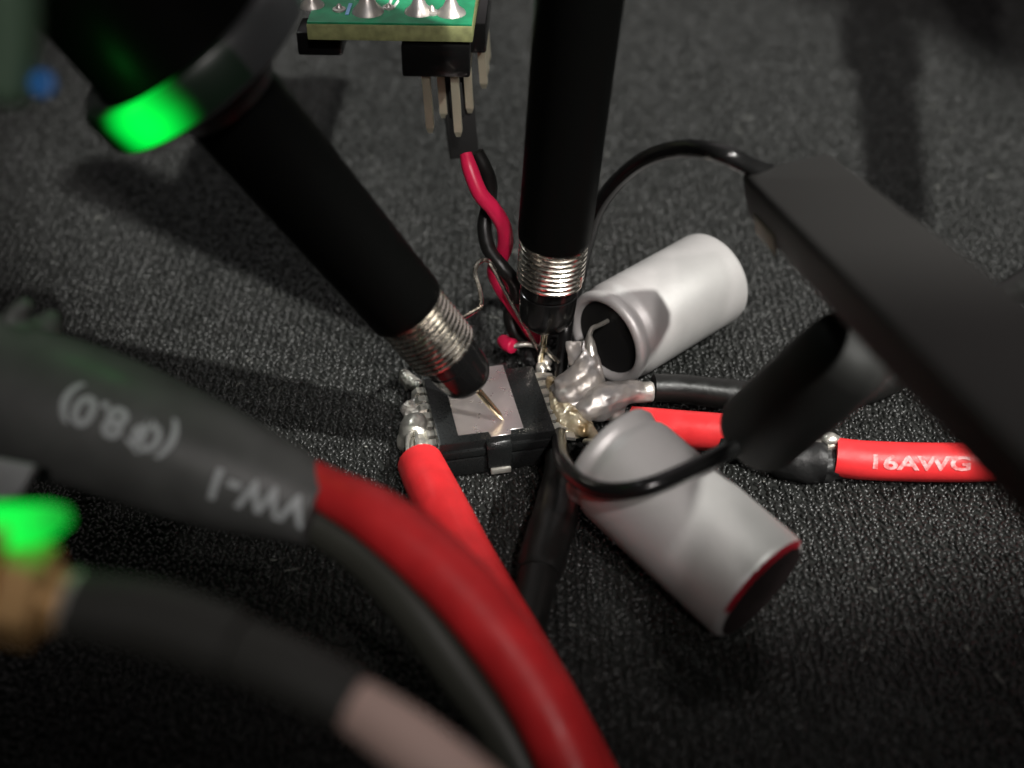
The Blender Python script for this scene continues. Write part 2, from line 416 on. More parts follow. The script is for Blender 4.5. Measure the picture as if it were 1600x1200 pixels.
# ================================================================== power transistor
PK_C = Vector((-0.19, -0.485, 0)); PK_A = math.radians(11.5)
EX = Vector((math.cos(PK_A), math.sin(PK_A), 0)); EY = Vector((-math.sin(PK_A), math.cos(PK_A), 0)); EZ = Vector((0, 0, 1))
def pk(x, y, z): return PK_C + EX * x + EY * y + EZ * z
def pkbox(x0, x1, y0, y1, z0, z1, w=0.008, inset=0.0):
    i = inset
    return box8([pk(x0, y0, z0), pk(x1, y0, z0), pk(x1, y1, z0), pk(x0, y1, z0),
                 pk(x0 + i, y0 + i, z1), pk(x1 - i, y0 + i, z1), pk(x1 - i, y1 - i, z1), pk(x0 + i, y1 - i, z1)], w)
def build_transistor():
    t = thing('power_transistor', pk(0, 0, 0), 'square black power transistor with a scratched bare metal tab on top', 'transistor')
    W, H = 0.465, 0.435
    lower = pkbox(-W - 0.012, W + 0.012, -H - 0.028, H + 0.02, 0.03, 0.185, 0.012, 0.006)
    upper = pkbox(-W, W, -H, H, 0.18, 0.33, 0.012, 0.014)
    finish('lower_body', *lower, M['mould'], t)
    finish('upper_body', *upper, M['mould'], t)
    finish('back_body', *pkbox(-W + 0.01, 0.26, H - 0.02, H + 0.095, 0.16, 0.318, 0.012, 0.006), M['mould'], t)
    # ribs of the front face
    finish('front_rib', *pkbox(-W + 0.03, -0.10, -H - 0.022, -H + 0.02, 0.20, 0.262, 0.008), M['mould'], t)
    finish('front_rib', *pkbox(0.10, W - 0.05, -H - 0.022, -H + 0.02, 0.20, 0.275, 0.008), M['mould'], t)
    # the tongue at the middle of the front edge, bent down
    poly = [pk(-0.095, -H + 0.05, 0.325), pk(-0.095, -H - 0.015, 0.318), pk(-0.095, -H - 0.045, 0.27), pk(-0.095, -H - 0.06, 0.09), pk(-0.095, -H + 0.05, 0.09)]
    finish('front_tongue', *prism(poly, EX * 0.195, 0.008), M['mould'], t)
    finish('tie_bar', *pkbox(-0.075, 0.085, -H - 0.082, -H - 0.04, 0.045, 0.095, 0.008), M['tin'], t)
    # metal tab with a notched front edge
    pts = [(-0.295, -0.335), (-0.06, -0.335), (-0.05, -0.40), (0.105, -0.40), (0.115, -0.345), (0.215, -0.345), (0.215, 0.475), (0.08, 0.475), (0.07, 0.515), (-0.11, 0.515), (-0.12, 0.47), (-0.295, 0.47)]
    finish('metal_tab', *prism([pk(x, y, 0.322) for x, y in pts], EZ * 0.012, 0.003), M['tab'], t)
    # pin one dimple
    finish('pin_mark', *lathe(pk(0.335, -0.275, 0.329), EZ, [(0, 0.030), (0.004, 0.030), (0.004, 0.024), (0.0005, 0.022)], 24), M['mould'], t)
    # leads: shoulder, bend, foot
    for s in (-1, 1):
        for k in range(8):
            y = -0.385 + 0.11 * k
            hw = 0.036
            if s == 1:
                prof = [(W - 0.01, 0.235), (W + 0.05, 0.238), (W + 0.10, 0.225), (W + 0.15, 0.21)]
            else:
                prof = [(W - 0.01, 0.235), (W + 0.05, 0.235), (W + 0.085, 0.20), (W + 0.10, 0.10), (W + 0.16, 0.06)]
            V = []; F = []
            for (x, z) in prof:
                for (dy, dz) in ((-hw, 0.014), (hw, 0.014), (hw, -0.014), (-hw, -0.014)): V.append(pk(s * x, y + dy, z + dz))
            for i in range(len(prof) - 1):
                for j in range(4):
                    F.append((i * 4 + j, i * 4 + (j + 1) % 4, (i + 1) * 4 + (j + 1) % 4, (i + 1) * 4 + j))
            F += [(3, 2, 1, 0), tuple((len(prof) - 1) * 4 + j for j in range(4))]
            finish('lead', V, F, M['tin'], t, smooth=False)
build_transistor()

# ================================================================== solder and joints
def build_joints():
    t = thing('solder_joint', pk(0.6, 0, 0.1), 'largest lumpy solder joint, with folded tabs and amber flux, right of the transistor', 'solder joint')
    b = []
    # flux covered bridge along the lead ends
    b.append(tube([Z(858, 590, 0.25), Z(866, 612, 0.24), Z(872, 640, 0.235), Z(884, 668, 0.22)], [0.04, 0.05, 0.06, 0.05], 10, 6))
    b.append(tube([Z(872, 600, 0.26), Z(884, 636, 0.24), Z(902, 664, 0.22), Z(925, 672, 0.2)], [0.07, 0.09, 0.09, 0.05], 10, 6))
    b.append(prism([Z(872, 640, 0.25), Z(900, 640, 0.25), Z(928, 660, 0.23), Z(905, 672, 0.22), Z(878, 676, 0.22)], Vector((0, 0, -0.10))))
    b.append(tube([Z(915, 664, 0.20), Z(927, 680, 0.16), Z(924, 700, 0.06)], [0.05, 0.045, 0.035], 10, 6))
    v, f = fuse(b, 0.012, 3, 0.014, 13)
    finish('flux_coated_bridge', v, f, M['flux'], t)
    b = []
    # folded sheet that rises to the rear capacitor
    sheet = [Z(864, 600, 0.33), Z(880, 582, 0.44), Z(894, 572, 0.50), Z(906, 555, 0.58), Z(912, 545, 0.62), Z(932, 545, 0.60), Z(940, 572, 0.50), Z(947, 600, 0.38), Z(914, 632, 0.33), Z(901, 643, 0.29), Z(886, 636, 0.29), Z(871, 622, 0.30)]
    b.append(prism(sheet, Vector((0.02, 0.05, -0.10))))
    b.append(sphere(Z(884, 614, 0.33), 0.095, 1.0, 1.1, 0.7))
    b.append(tube([Z(878, 604, 0.36), Z(902, 588, 0.43), Z(924, 562, 0.53)], [0.08, 0.10, 0.06], 14, 6, round_end=(0.6, 0.6)))
    b.append(tube([Z(888, 622, 0.32), Z(912, 606, 0.38), Z(932, 590, 0.44)], [0.08, 0.10, 0.07], 14, 6, round_end=(0.6, 0.6)))
    b.append(tube([Z(868, 602, 0.30), Z(878, 625, 0.28), Z(898, 640, 0.27)], 0.05, 10, 6))
    v, f = fuse(b, 0.012, 5, 0.012, 9)
    finish('solder_fold', v, f, M['solder'], t)
    b = []
    flap = [Z(883, 534, 0.58), Z(909, 531, 0.62), Z(908, 550, 0.56), Z(902, 568, 0.48), Z(889, 571, 0.44)]
    b.append(prism(flap, Vector((0.02, 0.04, -0.04))))
    v, f = fuse(b, 0.010, 2, 0.010, 10)
    finish('solder_flap', v, f, M['solder'], t)
    b = []
    b.append(tube([Z(915, 642, 0.28), Z(934, 629, 0.30), Z(958, 620, 0.31), Z(984, 613, 0.31), Z(1018, 612, 0.29)], [0.10, 0.14, 0.13, 0.098, 0.085], 16, 8, round_end=(0.8, 0.3)))
    b.append(sphere(Z(936, 636, 0.26), 0.125, 1.1, 1, 0.9))
    b.append(sphere(Z(955, 642, 0.20), 0.09, 1.2, 1, 0.9))
    v, f = fuse(b, 0.013, 4, 0.014, 8)
    finish('solder_blob', v, f, M['solder'], t)
    # hole-like pits
    for p in ((877, 586), (876, 592)):
        finish('pit', *sphere(Z(p[0], p[1], 0.36), 0.014, 1.3, 1, 0.6, 1), M['char'], t)
    # left side joints
    t2 = thing('solder_joint', Z(648, 690, 0), 'shiny round solder ball at the near left corner of the transistor', 'solder joint')
    v, f = fuse([sphere(Z(649, 672, 0.17), 0.125, 1.0, 1.15, 1.1), sphere(Z(655, 700, 0.17), 0.10, 0.9, 1.1, 1.0), sphere(Z(640, 690, 0.08), 0.10)], 0.014, 4, 0.012, 7)
    finish('solder_blob', v, f, M['tin'], t2)
    t3 = thing('solder_joint', Z(640, 640, 0), 'dull crusty solder bridge on the left leads, behind the round ball', 'solder joint')
    v, f = fuse([prism([Z(629, 630, 0.20), Z(650, 618, 0.22), Z(668, 618, 0.24), Z(668, 655, 0.23), Z(655, 660, 0.22), Z(632, 655, 0.18)], Vector((0, 0, -0.12))),
                 sphere(Z(640, 640, 0.16), 0.07)], 0.010, 2, 0.012, 16)
    finish('solder_blob', v, f, M['solder'], t3)
    t4 = thing('solder_joint', Z(648, 597, 0), 'small ragged solder scrap at the far left corner under the leaning probe', 'solder joint')
    v, f = fuse([tube([Z(632, 583, 0.16), Z(640, 595, 0.14), Z(660, 606, 0.16)], [0.05, 0.06, 0.045], 10, 5), prism([Z(622, 588, 0.12), Z(638, 580, 0.16), Z(645, 596, 0.14), Z(634, 603, 0.1)], Vector((0, 0, -0.06)))], 0.010, 1, 0.016, 18)
    finish('solder_scrap', v, f, M['tin'], t4)
    t5 = thing('solder_joint', Z(850, 572, 0), 'spiky little solder joint under the upright probe tip', 'solder joint')
    v, f = fuse([sphere(Z(852, 565, 0.26), 0.06, 1, 1, 0.8), sphere(Z(845, 575, 0.24), 0.05), tube([Z(852, 567, 0.26), Z(860, 578, 0.24)], [0.04, 0.008], 8, 4), tube([Z(850, 567, 0.26), Z(857, 558, 0.30)], [0.04, 0.008], 8, 4), tube([Z(848, 572, 0.25), Z(838, 570, 0.26)], [0.035, 0.01], 8, 4),
                 tube([Z(848, 575, 0.25), Z(846, 590, 0.20)], [0.035, 0.02], 8, 4)], 0.008, 2, 0.008, 20)
    finish('solder_spikes', v, f, M['tin'], t5)
    v, f = fuse([sphere(Z(829, 560, 0.24), 0.075, 1.0, 1, 0.8), sphere(Z(822, 553, 0.26), 0.05), sphere(Z(836, 568, 0.2), 0.05)], 0.010, 1, 0.02, 16)
    finish('charred_lump', v, f, M['char'], t5)
build_joints()

# ================================================================== capacitors
def capacitor(name, a, b, r, label, redend=False):
    a, b = Vector(a), Vector(b); ax = (b - a); L = ax.length; ax.normalize()
    t = thing(name, (a.x, a.y, 0), label, 'capacitor', 'aluminium capacitors lying on the cloth')
    prof = [(0.05, r * 0.76), (0.012, r * 0.80), (0.0, r * 0.86), (0.012, r * 0.955), (0.05, r * 0.985), (0.09, r * 0.955), (0.115, r * 0.925), (0.14, r * 0.93), (0.175, r * 0.985), (0.22, r),
            (0.3, r), (L * 0.5, r), (L - 0.06, r), (L - 0.03, r * 0.985), (L - 0.008, r * 0.94), (L, r * 0.88)]
    V, F = lathe(a, ax, prof, 72); F = F[:-2] + [F[-1]]
    finish('can', V, F, M['alu'], t, sharp=60)
    V, F = lathe(a, ax, [(0.055, 0.002), (0.055, r * 0.78), (0.30, r * 0.78), (0.30, 0.002)], 48)
    finish('rubber_seal', V, F, M['rubber'], t)
    if redend:
        # end face: shade put in as near black, red print along its upper side
        u = ax.cross(Vector((0, 0, 1))).normalized(); v = u.cross(ax).normalized()
        ring = lambda th, r_, d: a + ax * (L + d) + (u * math.cos(th) + v * math.sin(th)) * r_
        V = [ring(2 * math.pi * k / 40, r * 0.885, 0.003) for k in range(40)]
        finish('end_shade', V, [tuple(range(40))], M['capdark'], t)
        V, F = [], []
        for k in range(33):
            th = math.radians(15 + 120 * k / 32)
            V += [ring(th, r * 0.988 + 0.003, -0.020), ring(th, r * 0.95 + 0.003, -0.006), ring(th, r * 0.885, 0.005)]
        for k in range(32):
            for q in range(2): F.append((k * 3 + q, k * 3 + q + 1, k * 3 + q + 4, k * 3 + q + 3))
        finish('red_print', V, F, M['capred'], t)
    return t, a, ax
c1, a1, x1 = capacitor('capacitor', Z(944, 531, 0.43), Z(1113, 433, 0.43), 0.425, 'silvery capacitor can behind the solder joint, dark open end facing the transistor')
c2, a2, x2 = capacitor('capacitor', Z(948, 708, 0.72), Z(1190, 924, 0.42), 0.425, 'silvery capacitor can crossed by the thin black loop, with a dark red end', True)
finish('lead', *tube([Z(936, 509, 0.60) + x1 * 0.10, Z(935, 509, 0.62), Z(926, 513, 0.64), Z(921, 524, 0.64), Z(922, 538, 0.62), Z(925, 556, 0.55)], [0.020, 0.020, 0.021, 0.024, 0.045, 0.05], 12, 6), M['tin'], c1)
finish('lead', *tube([a2 + x2 * 0.1, a2 - x2 * 0.1, Z(915, 690, 0.2)], 0.025, 10, 6), M['tin'], c2)

# ================================================================== passive probes
def helix(o, ax, r, d0, d1, turns, phase):
    ax = ax.normalized(); u = ax.orthogonal().normalized(); v = ax.cross(u); n = int(turns * 36); P = []
    for i in range(n + 1):
        a = phase + 2 * math.pi * turns * i / n
        P.append(o + ax * (d0 + (d1 - d0) * i / n) + (u * math.cos(a) + v * math.sin(a)) * r)
    return P
def phase_to(o, ax, target):
    ax = ax.normalized(); u = ax.orthogonal().normalized(); v = ax.cross(u); q = target - o
    return math.atan2(q.dot(v), q.dot(u))
def probe(tip, top, label, dims, leg, guard=False):
    tip, top = Vector(tip), Vector(top); ax = (top - tip).normalized(); L = (top - tip).length
    t = thing('oscilloscope_probe', tip, label, 'probe', 'passive oscilloscope probes')
    d_nose, d_coil, d_bar = dims['nose'], dims['coil'], dims['bar']
    rn, rc, rb0, rb1 = dims['rn'], dims['rc'], dims['rb0'], dims['rb1']
    # needle with its slit sleeve
    finish('needle', *lathe(tip, ax, [(0, 0.006), (0.02, 0.014), (0.06, 0.025), (0.09, 0.027), (0.2, 0.028), (d_nose + 0.1, 0.029)], 16), M['needle'], t)
    finish('nose', *lathe(tip, ax, [(d_nose, 0.05), (d_nose + 0.008, rn * 0.55), (d_nose + 0.03, rn * 0.78), (d_nose + 0.07, rn * 0.90), (d_nose + 0.14, rn * 0.97), (d_coil - 0.105, rn), (d_coil - 0.10, rn * 0.955), (d_coil - 0.085, rn * 0.955), (d_coil - 0.08, rn), (d_bar + 0.05, rn)], 48), M['gloss'], t)
    wr = dims['wr']; turns = dims['turns']
    ph_end = phase_to(tip, ax, Vector(leg[0]))
    H = helix(tip, ax, rc - wr, d_bar + 0.02, d_coil + wr, turns, ph_end - 2 * math.pi * turns)
    legp = spline([H[-1]] + [Vector(p) for p in leg[1:]], 7)
    finish('ground_spring', *tube(H, wr, 8, smoothpath=False), M['spring'], t)
    finish('spring_leg', *tube(legp, wr, 8, smoothpath=False), M['spring'], t)
    end = dims['end']
    prof = [(d_bar, rn), (d_bar, rb0 - 0.012), (d_bar + 0.015, rb0), (d_bar + 0.06, rb0 + 0.004)]
    for k in range(1, 9):
        f = k / 8; prof.append((d_bar + 0.06 + (end - d_bar - 0.06) * f, rb0 + (rb1 - rb0) * f))
    finish('barrel', *lathe(tip, ax, prof, 64), M['barrel'], t)
    if guard:
        g = end
        rg = dims['rg']
        finish('finger_guard', *lathe(tip, ax, [(g - 0.10, rb1), (g - 0.02, rb1 + 0.06), (g + 0.06, rb1 + 0.2), (g + 0.12, rg - 0.06), (g + 0.15, rg), (g + 0.36, rg + 0.01), (g + 0.42, rg - 0.03), (g + 0.42, rg - 0.12), (g + 0.32, rg - 0.2), (g + 0.32, 0.4)], 72), M['guard'], t)
        finish('handle', *lathe(tip, ax, [(g + 0.31, 0.60), (g + 0.5, 0.585), (g + 0.9, 0.58), (g + 1.6, 0.6), (g + 4.0, 0.62)], 48), M['barrel'], t)
    return t, tip, ax

VT, VG = Z(786, 656, 0.335), D(322, 112, 8.3)
vax = (VG - VT).normalized()
leg = [D(728, 492, 10.45), D(745, 484, 10.5), D(752, 474, 10.52), D(749, 452, 10.5), D(742, 427, 10.5), D(746, 412, 10.5), D(758, 406, 10.52), D(768, 414, 10.6), D(788, 452, 10.75), D(813, 497, 10.9), D(836, 538, 11.0), Z(849, 563, 0.28)]
vds, _, _ = probe(VT, VG, 'black probe leaning from upper left, needle on the transistor tab, painted green glow on its guard', dict(nose=along(VT, vax, 600), coil=along(VT, vax, 549), bar=along(VT, vax, 481), rn=0.218, rc=0.270, rb0=0.290, rb1=0.335, wr=0.0185, turns=11, end=along(VT, vax, 138), rg=0.74), leg, True)
# green reflections on the guard rim and handle, put in as glowing parts
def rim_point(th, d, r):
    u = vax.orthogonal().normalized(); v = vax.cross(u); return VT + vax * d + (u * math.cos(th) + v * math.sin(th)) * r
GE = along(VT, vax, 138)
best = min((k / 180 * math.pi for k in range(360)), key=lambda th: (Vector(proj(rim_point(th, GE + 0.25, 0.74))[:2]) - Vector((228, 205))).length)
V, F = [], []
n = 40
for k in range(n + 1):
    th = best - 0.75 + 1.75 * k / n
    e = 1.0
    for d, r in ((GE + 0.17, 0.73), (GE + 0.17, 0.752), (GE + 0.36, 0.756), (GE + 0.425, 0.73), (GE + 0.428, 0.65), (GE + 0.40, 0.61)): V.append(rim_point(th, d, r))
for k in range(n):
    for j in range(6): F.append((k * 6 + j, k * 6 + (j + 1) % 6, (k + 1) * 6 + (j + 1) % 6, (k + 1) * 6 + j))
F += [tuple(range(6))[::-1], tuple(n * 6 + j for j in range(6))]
finish('glow_patch', V, F, glow('guard_green_glow', rim_point(best + 0.05, GE + 0.30, 0.74), 0.40, 1.25, (0.004, 0.012, 0.006)), vds)
gl_ = bpy.data.lights.new('guard_green_glow', 'POINT'); gl_.energy = 4; gl_.color = (0.05, 1.0, 0.12); gl_.shadow_soft_size = 0.08  # added green lamp that tints the guard and the post
go_ = bpy.data.objects.new('guard_green_glow', gl_); COL.objects.link(go_); go_.location = rim_point(best - 0.1, GE + 0.55, 0.90)
finish('glow_dot', *sphere(D(380, 38, 7.75), 0.032), M['green'], vds)

GV0, GV1 = Z(846, 566, 0.28), D(905, 0, 9.0)
gax = (GV1 - GV0).normalized()
gd = lambda y: along(GV0, gax, y)
gl = [D(914, 400, 10.2), D(906, 432, 10.3), D(888, 456, 10.4), D(868, 478, 10.45), D(860, 480, 10.45), D(856, 466, 10.45), D(852, 472, 10.47), D(851, 500, 10.6), D(847, 535, 10.8), Z(842, 562, 0.30), Z(846, 575, 0.25)]
vgs, _, _ = probe(GV0, GV1, 'black probe standing upright behind the transistor, shiny coiled spring near its tip', dict(nose=gd(507), coil=gd(436), bar=gd(372), rn=0.232, rc=0.268, rb0=0.280, rb1=0.345, wr=0.0185, turns=9, end=6.5), gl)
finish('spring_leg', *tube([Z(853, 545, 0.42), Z(862, 555, 0.36), Z(874, 566, 0.30)], 0.017, 8, 4), M['spring'], vgs)

# ================================================================== circuit board at the back
def build_board():
    zt = 2.75
    A, B = Z(478, 36, zt), Z(738, 40, zt)
    ex = (B - A); W = ex.length; ex.normalize(); ey = Vector((0.02, 1, 0)); ey = (ey - ex * ey.dot(ex)).normalized(); ez = Vector((0, 0, 1))
    def bp(x, y, z=0): return A + ex * x + ey * y + ez * z
    t = thing('circuit_board', bp(W / 2, 0, -0.3), 'small green circuit board at the back with solder joints and pin headers', 'circuit board')
    finish('board', *box(bp(W / 2, 1.6, -0.075), ex * W, ey * 3.2, ez * 0.13, 0.01), M['fr4'], t)
    finish('solder_mask', *box(bp(W / 2, 1.615, -0.002), ex * (W - 0.01), ey * 3.21, ez * 0.018, 0.004), M['mask'], t)
    for (px, py, r, hh) in ((488, 8, 0.10, 0.10), (530, 15, 0.055, 0.05), (575, 18, 0.13, 0.16), (607, 12, 0.05, 0.04), (655, 18, 0.12, 0.12), (675, 20, 0.06, 0.06), (705, 20, 0.12, 0.12), (560, -12, 0.13, 0.16), (640, -12, 0.12, 0.14)):
        p = Z(px, py, zt + 0.01)
        finish('solder_pad', *lathe(p - ez * 0.01, ez, [(0, r), (0.02, r * 0.95), (hh * 0.5, r * 0.55), (hh, r * 0.32), (hh * 1.2, r * 0.12)], 20), M['solder'], t)
    for q in ([(592, 14), (606, 12), (612, -2)], [(615, 12), (622, 2)]):
        finish('silk_line', *tube([Z(x, y, zt + 0.010) for x, y in q], 0.012, 6, 5), M['white'], t)
    finish('trace', *box(Z(545, 14, zt + 0.012), ex * 0.03, ey * 0.22, ez * 0.01, 0.002), mat('pale_blue_trace', (0.18, 0.35, 0.6), 0.4), t)
    finish('header_block', *box(bp(1.0, 0.22, -0.30), ex * 0.54, ey * 0.46, ez * 0.27, 0.02), M['gloss'], t)
    finish('header_block', *box(bp(0.06, 0.3, -0.24), ex * 0.36, ey * 0.3, ez * 0.2, 0.02), M['gloss'], t)
    finish('header_block', *box(bp(W - 0.02, 0.85, -0.28), ex * 0.2, ey * 0.9, ez * 0.26, 0.02), M['gloss'], t)
    def pin(x, y, z0, z1, dx=0.02):
        a, b = bp(x, y, z0), bp(x + dx, y, z1); h = 0.032
        V = []
        for p, s in ((a, 1), (b + ez * 0.05, 1), (b, 0.55)):
            for sx, sy in ((-1, -1), (1, -1), (1, 1), (-1, 1)): V.append(p + ex * (sx * h * s) + ey * (sy * h * s))
        F = [(i * 4 + j, i * 4 + (j + 1) % 4, (i + 1) * 4 + (j + 1) % 4, (i + 1) * 4 + j) for i in range(2) for j in range(4)] + [(3, 2, 1, 0), (8, 9, 10, 11)]
        finish('pin', V, F, M['pin'], t, smooth=False)
    for x, y, zz in ((0.91, 0.06, -0.95), (1.0, 0.33, -0.95), (1.14, 0.06, -0.98), (1.22, 0.33, -0.9)):
        pin(x, y, -0.42, zz)
    for y, zz in ((0.55, -0.78), (0.8, -0.78), (1.05, -0.78)):
        pin(W + 0.03, y, -0.4, zz)
    return bp, ex, ey, ez
bp, bex, bey, bez = build_board()

# jumper with twisted red and black wires
def build_jumper():
    c = Z(720, 243, 1.42)
    t = thing('jumper_cable', c, 'black connector under the circuit board with a twisted red and black wire pair', 'cable')
    up = Vector((-0.07, 0.0, 1)).normalized(); ex = (Vector((1, 0.10, 0)) - up * Vector((1, 0.10, 0)).dot(up)).normalized(); ey = up.cross(ex)
    hc = c + up * 0.45 + ey * 0.20 + ex * 0.03
    finish('housing', *box(hc, ex * 0.255, ey * 0.52, up * 0.90, 0.014), M['rubber'], t)
    finish('housing_latch', *box(hc - ey * 0.262 + up * 0.1 - ex * 0.02, ex * 0.12, ey * 0.02, up * 0.3, 0.006), M['rubber'], t)
    red = [(728, 240, 10.55), (735, 265, 10.55), (750, 302, 10.58), (772, 328, 10.65), (787, 355, 10.75), (789, 385, 10.85), (779, 410, 10.95), (773, 425, 11.0), (785, 452, 11.0), (805, 480, 11.02), (826, 510, 11.05), (838, 535, 11.15)]
    finish('red_wire', *tube([D(*p) for p in red], [0.05] + [0.064] * 10 + [0.05], 14, 8), M['magenta'], t)
    blk = [(744, 238, 10.65), (757, 262, 10.7), (766, 290, 10.78), (762, 325, 10.85), (757, 355, 10.85), (764, 390, 10.82), (785, 418, 10.8), (803, 440, 10.85), (806, 468, 11.0), (797, 492, 11.12), (806, 522, 11.15), (826, 545, 11.2), (842, 560, 11.1)]
    finish('black_wire', *tube([D(*p) for p in blk], 0.060, 14, 8), M['blackwire'], t)
build_jumper()
def build_stub():
    t = thing('wire_stub', Z(800, 545, 0.3), 'short pinkish red wire end with a bare tinned tip beside the upright probe', 'wire')
    v, f = tube([Z(786, 532, 0.34), Z(793, 538, 0.35), Z(801, 541, 0.36)], [0.055, 0.062, 0.066], 14, 6, round_end=(0.5, 0.35))
    finish('insulation', v, f, M['magenta'], t)
    finish('bare_tip', *tube([Z(802, 541, 0.36), Z(818, 538, 0.38), Z(835, 540, 0.36), Z(848, 548, 0.32)], 0.024, 10, 6), M['tin'], t)
build_stub()

# ================================================================== soldered red wire and its strands
RW = [Z(657, 725, 0.20), Z(672, 757, 0.24), Z(700, 812, 0.26), Z(735, 880, 0.24), Z(790, 975, 0.20), Z(860, 1100, 0.19), Z(930, 1240, 0.19)]
t = thing('red_wire', (RW[2].x, RW[2].y, 0), 'red wire with bare strands soldered to the near left corner of the transistor', 'wire')
finish('insulation', *tube(RW, [0.178, 0.185, 0.19, 0.19, 0.19, 0.19, 0.19], 24, 8), M['red'], t)
for k in range(11):
    a = random.uniform(-1, 1); bb = random.uniform(-1, 1)
    p0 = RW[0] + Vector((0.10 * a, 0.04, 0.09 * bb + 0.02)); p2 = Z(652 + 9 * a, 676 + random.uniform(-4, 8), 0.22 + 0.05 * bb)
    p1 = p0.lerp(p2, 0.5) + Vector((0.02 * a, 0, 0.03 + 0.02 * bb))
    finish('copper_strand', *tube([p0 - Vector((0, 0.06, 0)), p1, p2], 0.015, 6, 4), M['tin'], t)

# ================================================================== power cable in the foreground (sleeve + two wires)
SP = [D(-150, 560, 7.9), D(0, 614, 7.9), D(150, 658, 7.85), D(330, 728, 7.8), D(440, 770, 7.75), D(503, 797, 7.7)]
SR = [0.45, 0.44, 0.42, 0.365, 0.285, 0.225]
t = thing('power_cable', SP[3], 'thick black sleeve printed VW-1 with a red and a black wire coming out', 'cable')
spath, srad = spline(SP, 10), spline1(SR, 10)
finish('sleeve', *tube(spath, srad, 36, smoothpath=False), M['sleeve'], t)
fp = [D(470, 745, 7.75), D(515, 768, 7.65), D(590, 808, 7.5), D(680, 880, 7.4), D(760, 968, 7.3), D(835, 1075, 7.2), D(892, 1190, 7.1), D(930, 1300, 7.0)]
finish('red_wire', *tube(fp, [0.13, 0.135, 0.165, 0.185, 0.185, 0.185, 0.185, 0.185], 28, 8), M['red'], t)
fb = [D(460, 795, 7.8), D(515, 828, 7.75), D(580, 872, 7.7), D(650, 950, 7.6), D(720, 1045, 7.5), D(785, 1140, 7.4), D(850, 1260, 7.3)]
finish('black_wire', *tube(fb, [0.12, 0.135, 0.15, 0.155, 0.155, 0.155, 0.155], 24, 8), M['oliveblack'], t)
# print, upside down as it lies
def sleeve_text(body, start_px, size):
    V, F = text_mesh(body, size)
    L = 0; best = (1e9, 0)
    for i, p in enumerate(spath):
        if i: L += (p - spath[i - 1]).length
        d = abs(proj(p)[0] - start_px)
        if d < best[0]: best = (d, L, i)
    # angle on the tube that faces the camera
    i = best[2]; tt, nn, bb = frames(spath)[i]; q = (CAM - spath[i]); ang = math.atan2(q.dot(bb), q.dot(nn))
    return V, F, best[1], ang
for body, px, size, dv in (('VW-1', 523, 0.25, -0.28), ('(\u03a68.0)', 306, 0.25, 0.05)):
    V, F, s0, ang = sleeve_text(body, px, size)
    ym = 0.36 * size
    V = [Vector((v.x, v.y - ym, 0)) for v in V]
    finish('printed_text', wrap_text(V, spath, srad, s0, -1, ang - dv, 0.006), F, M['ink'], t, smooth=False)
v, f = fuse([sphere(D(30, 540, 7.9), 0.2, 0.9, 1, 1), sphere(D(70, 515, 7.95), 0.10), sphere(D(78, 502, 7.95), 0.075), tube([D(8, 520, 7.8), D(20, 495, 7.8), D(38, 478, 7.8)], 0.06, 10, 5, round_end=(1, 1))], 0.02, 3, 0.01, 4)
finish('sleeve_fold', v, f, M['sleeve'], t)

# ================================================================== coaxial cable, lower left
CP = [D(110, 945, 5.50), D(240, 968, 5.50), D(368, 1012, 5.46)]
t = thing('coaxial_cable', CP[1], 'dark cable with a brass plug, painted green glow and pale pink far end', 'cable')
finish('sleeve', *tube(CP, [0.145, 0.16, 0.154], 28, 10), M['darkcable'], t)
finish('sleeve', *tube([D(372, 1015, 5.46), D(460, 1052, 5.42), D(552, 1100, 5.38)], [0.136, 0.138, 0.13], 28, 10), M['darkcable'], t)
finish('jacket', *tube([D(556, 1102, 5.37), D(640, 1160, 5.25), D(740, 1240, 5.16), D(800, 1300, 5.07)], [0.112, 0.125, 0.125, 0.125], 28, 8, round_end=(0.5, 0)), M['pink'], t)
cax = (D(-60, 905, 5.50) - D(110, 945, 5.50)).normalized(); c0 = D(112, 944, 5.50)
finish('ferrule', *lathe(c0, cax, [(a * 0.86, b * 0.86) for a, b in [(-0.05, 0.12), (-0.045, 0.165), (0.0, 0.17), (0.03, 0.15), (0.04, 0.12)]], 32), M['ring'], t)
finish('plug_neck', *lathe(c0, cax, [(a * 0.86, b * 0.86) for a, b in [(0.03, 0.14), (0.1, 0.17), (0.14, 0.17)]], 32), M['brass'], t)
finish('plug_nut', *lathe(c0, cax, [(a * 0.86, b * 0.86) for a, b in [(0.10, 0.20), (0.13, 0.255), (0.30, 0.26), (0.33, 0.22)]], 6), M['brass'], t)
finish('plug_body', *lathe(c0, cax, [(a * 0.86, b * 0.86) for a, b in [(0.33, 0.2), (0.34, 0.3), (0.38, 0.33), (0.42, 0.3), (0.46, 0.33), (0.5, 0.3), (0.54, 0.33), (0.8, 0.34), (1.2, 0.34)]], 40), M['brass'], t)
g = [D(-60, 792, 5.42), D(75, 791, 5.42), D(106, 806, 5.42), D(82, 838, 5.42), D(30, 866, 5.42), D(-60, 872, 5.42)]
finish('glow_patch', *prism(g, FW * 0.18, 0.05), glow('plug_green_glow', D(10, 826, 5.50), 0.42, 1.1, (0.05, 0.22, 0.06)), t)  # green light caught by the plug, put in as an emissive block

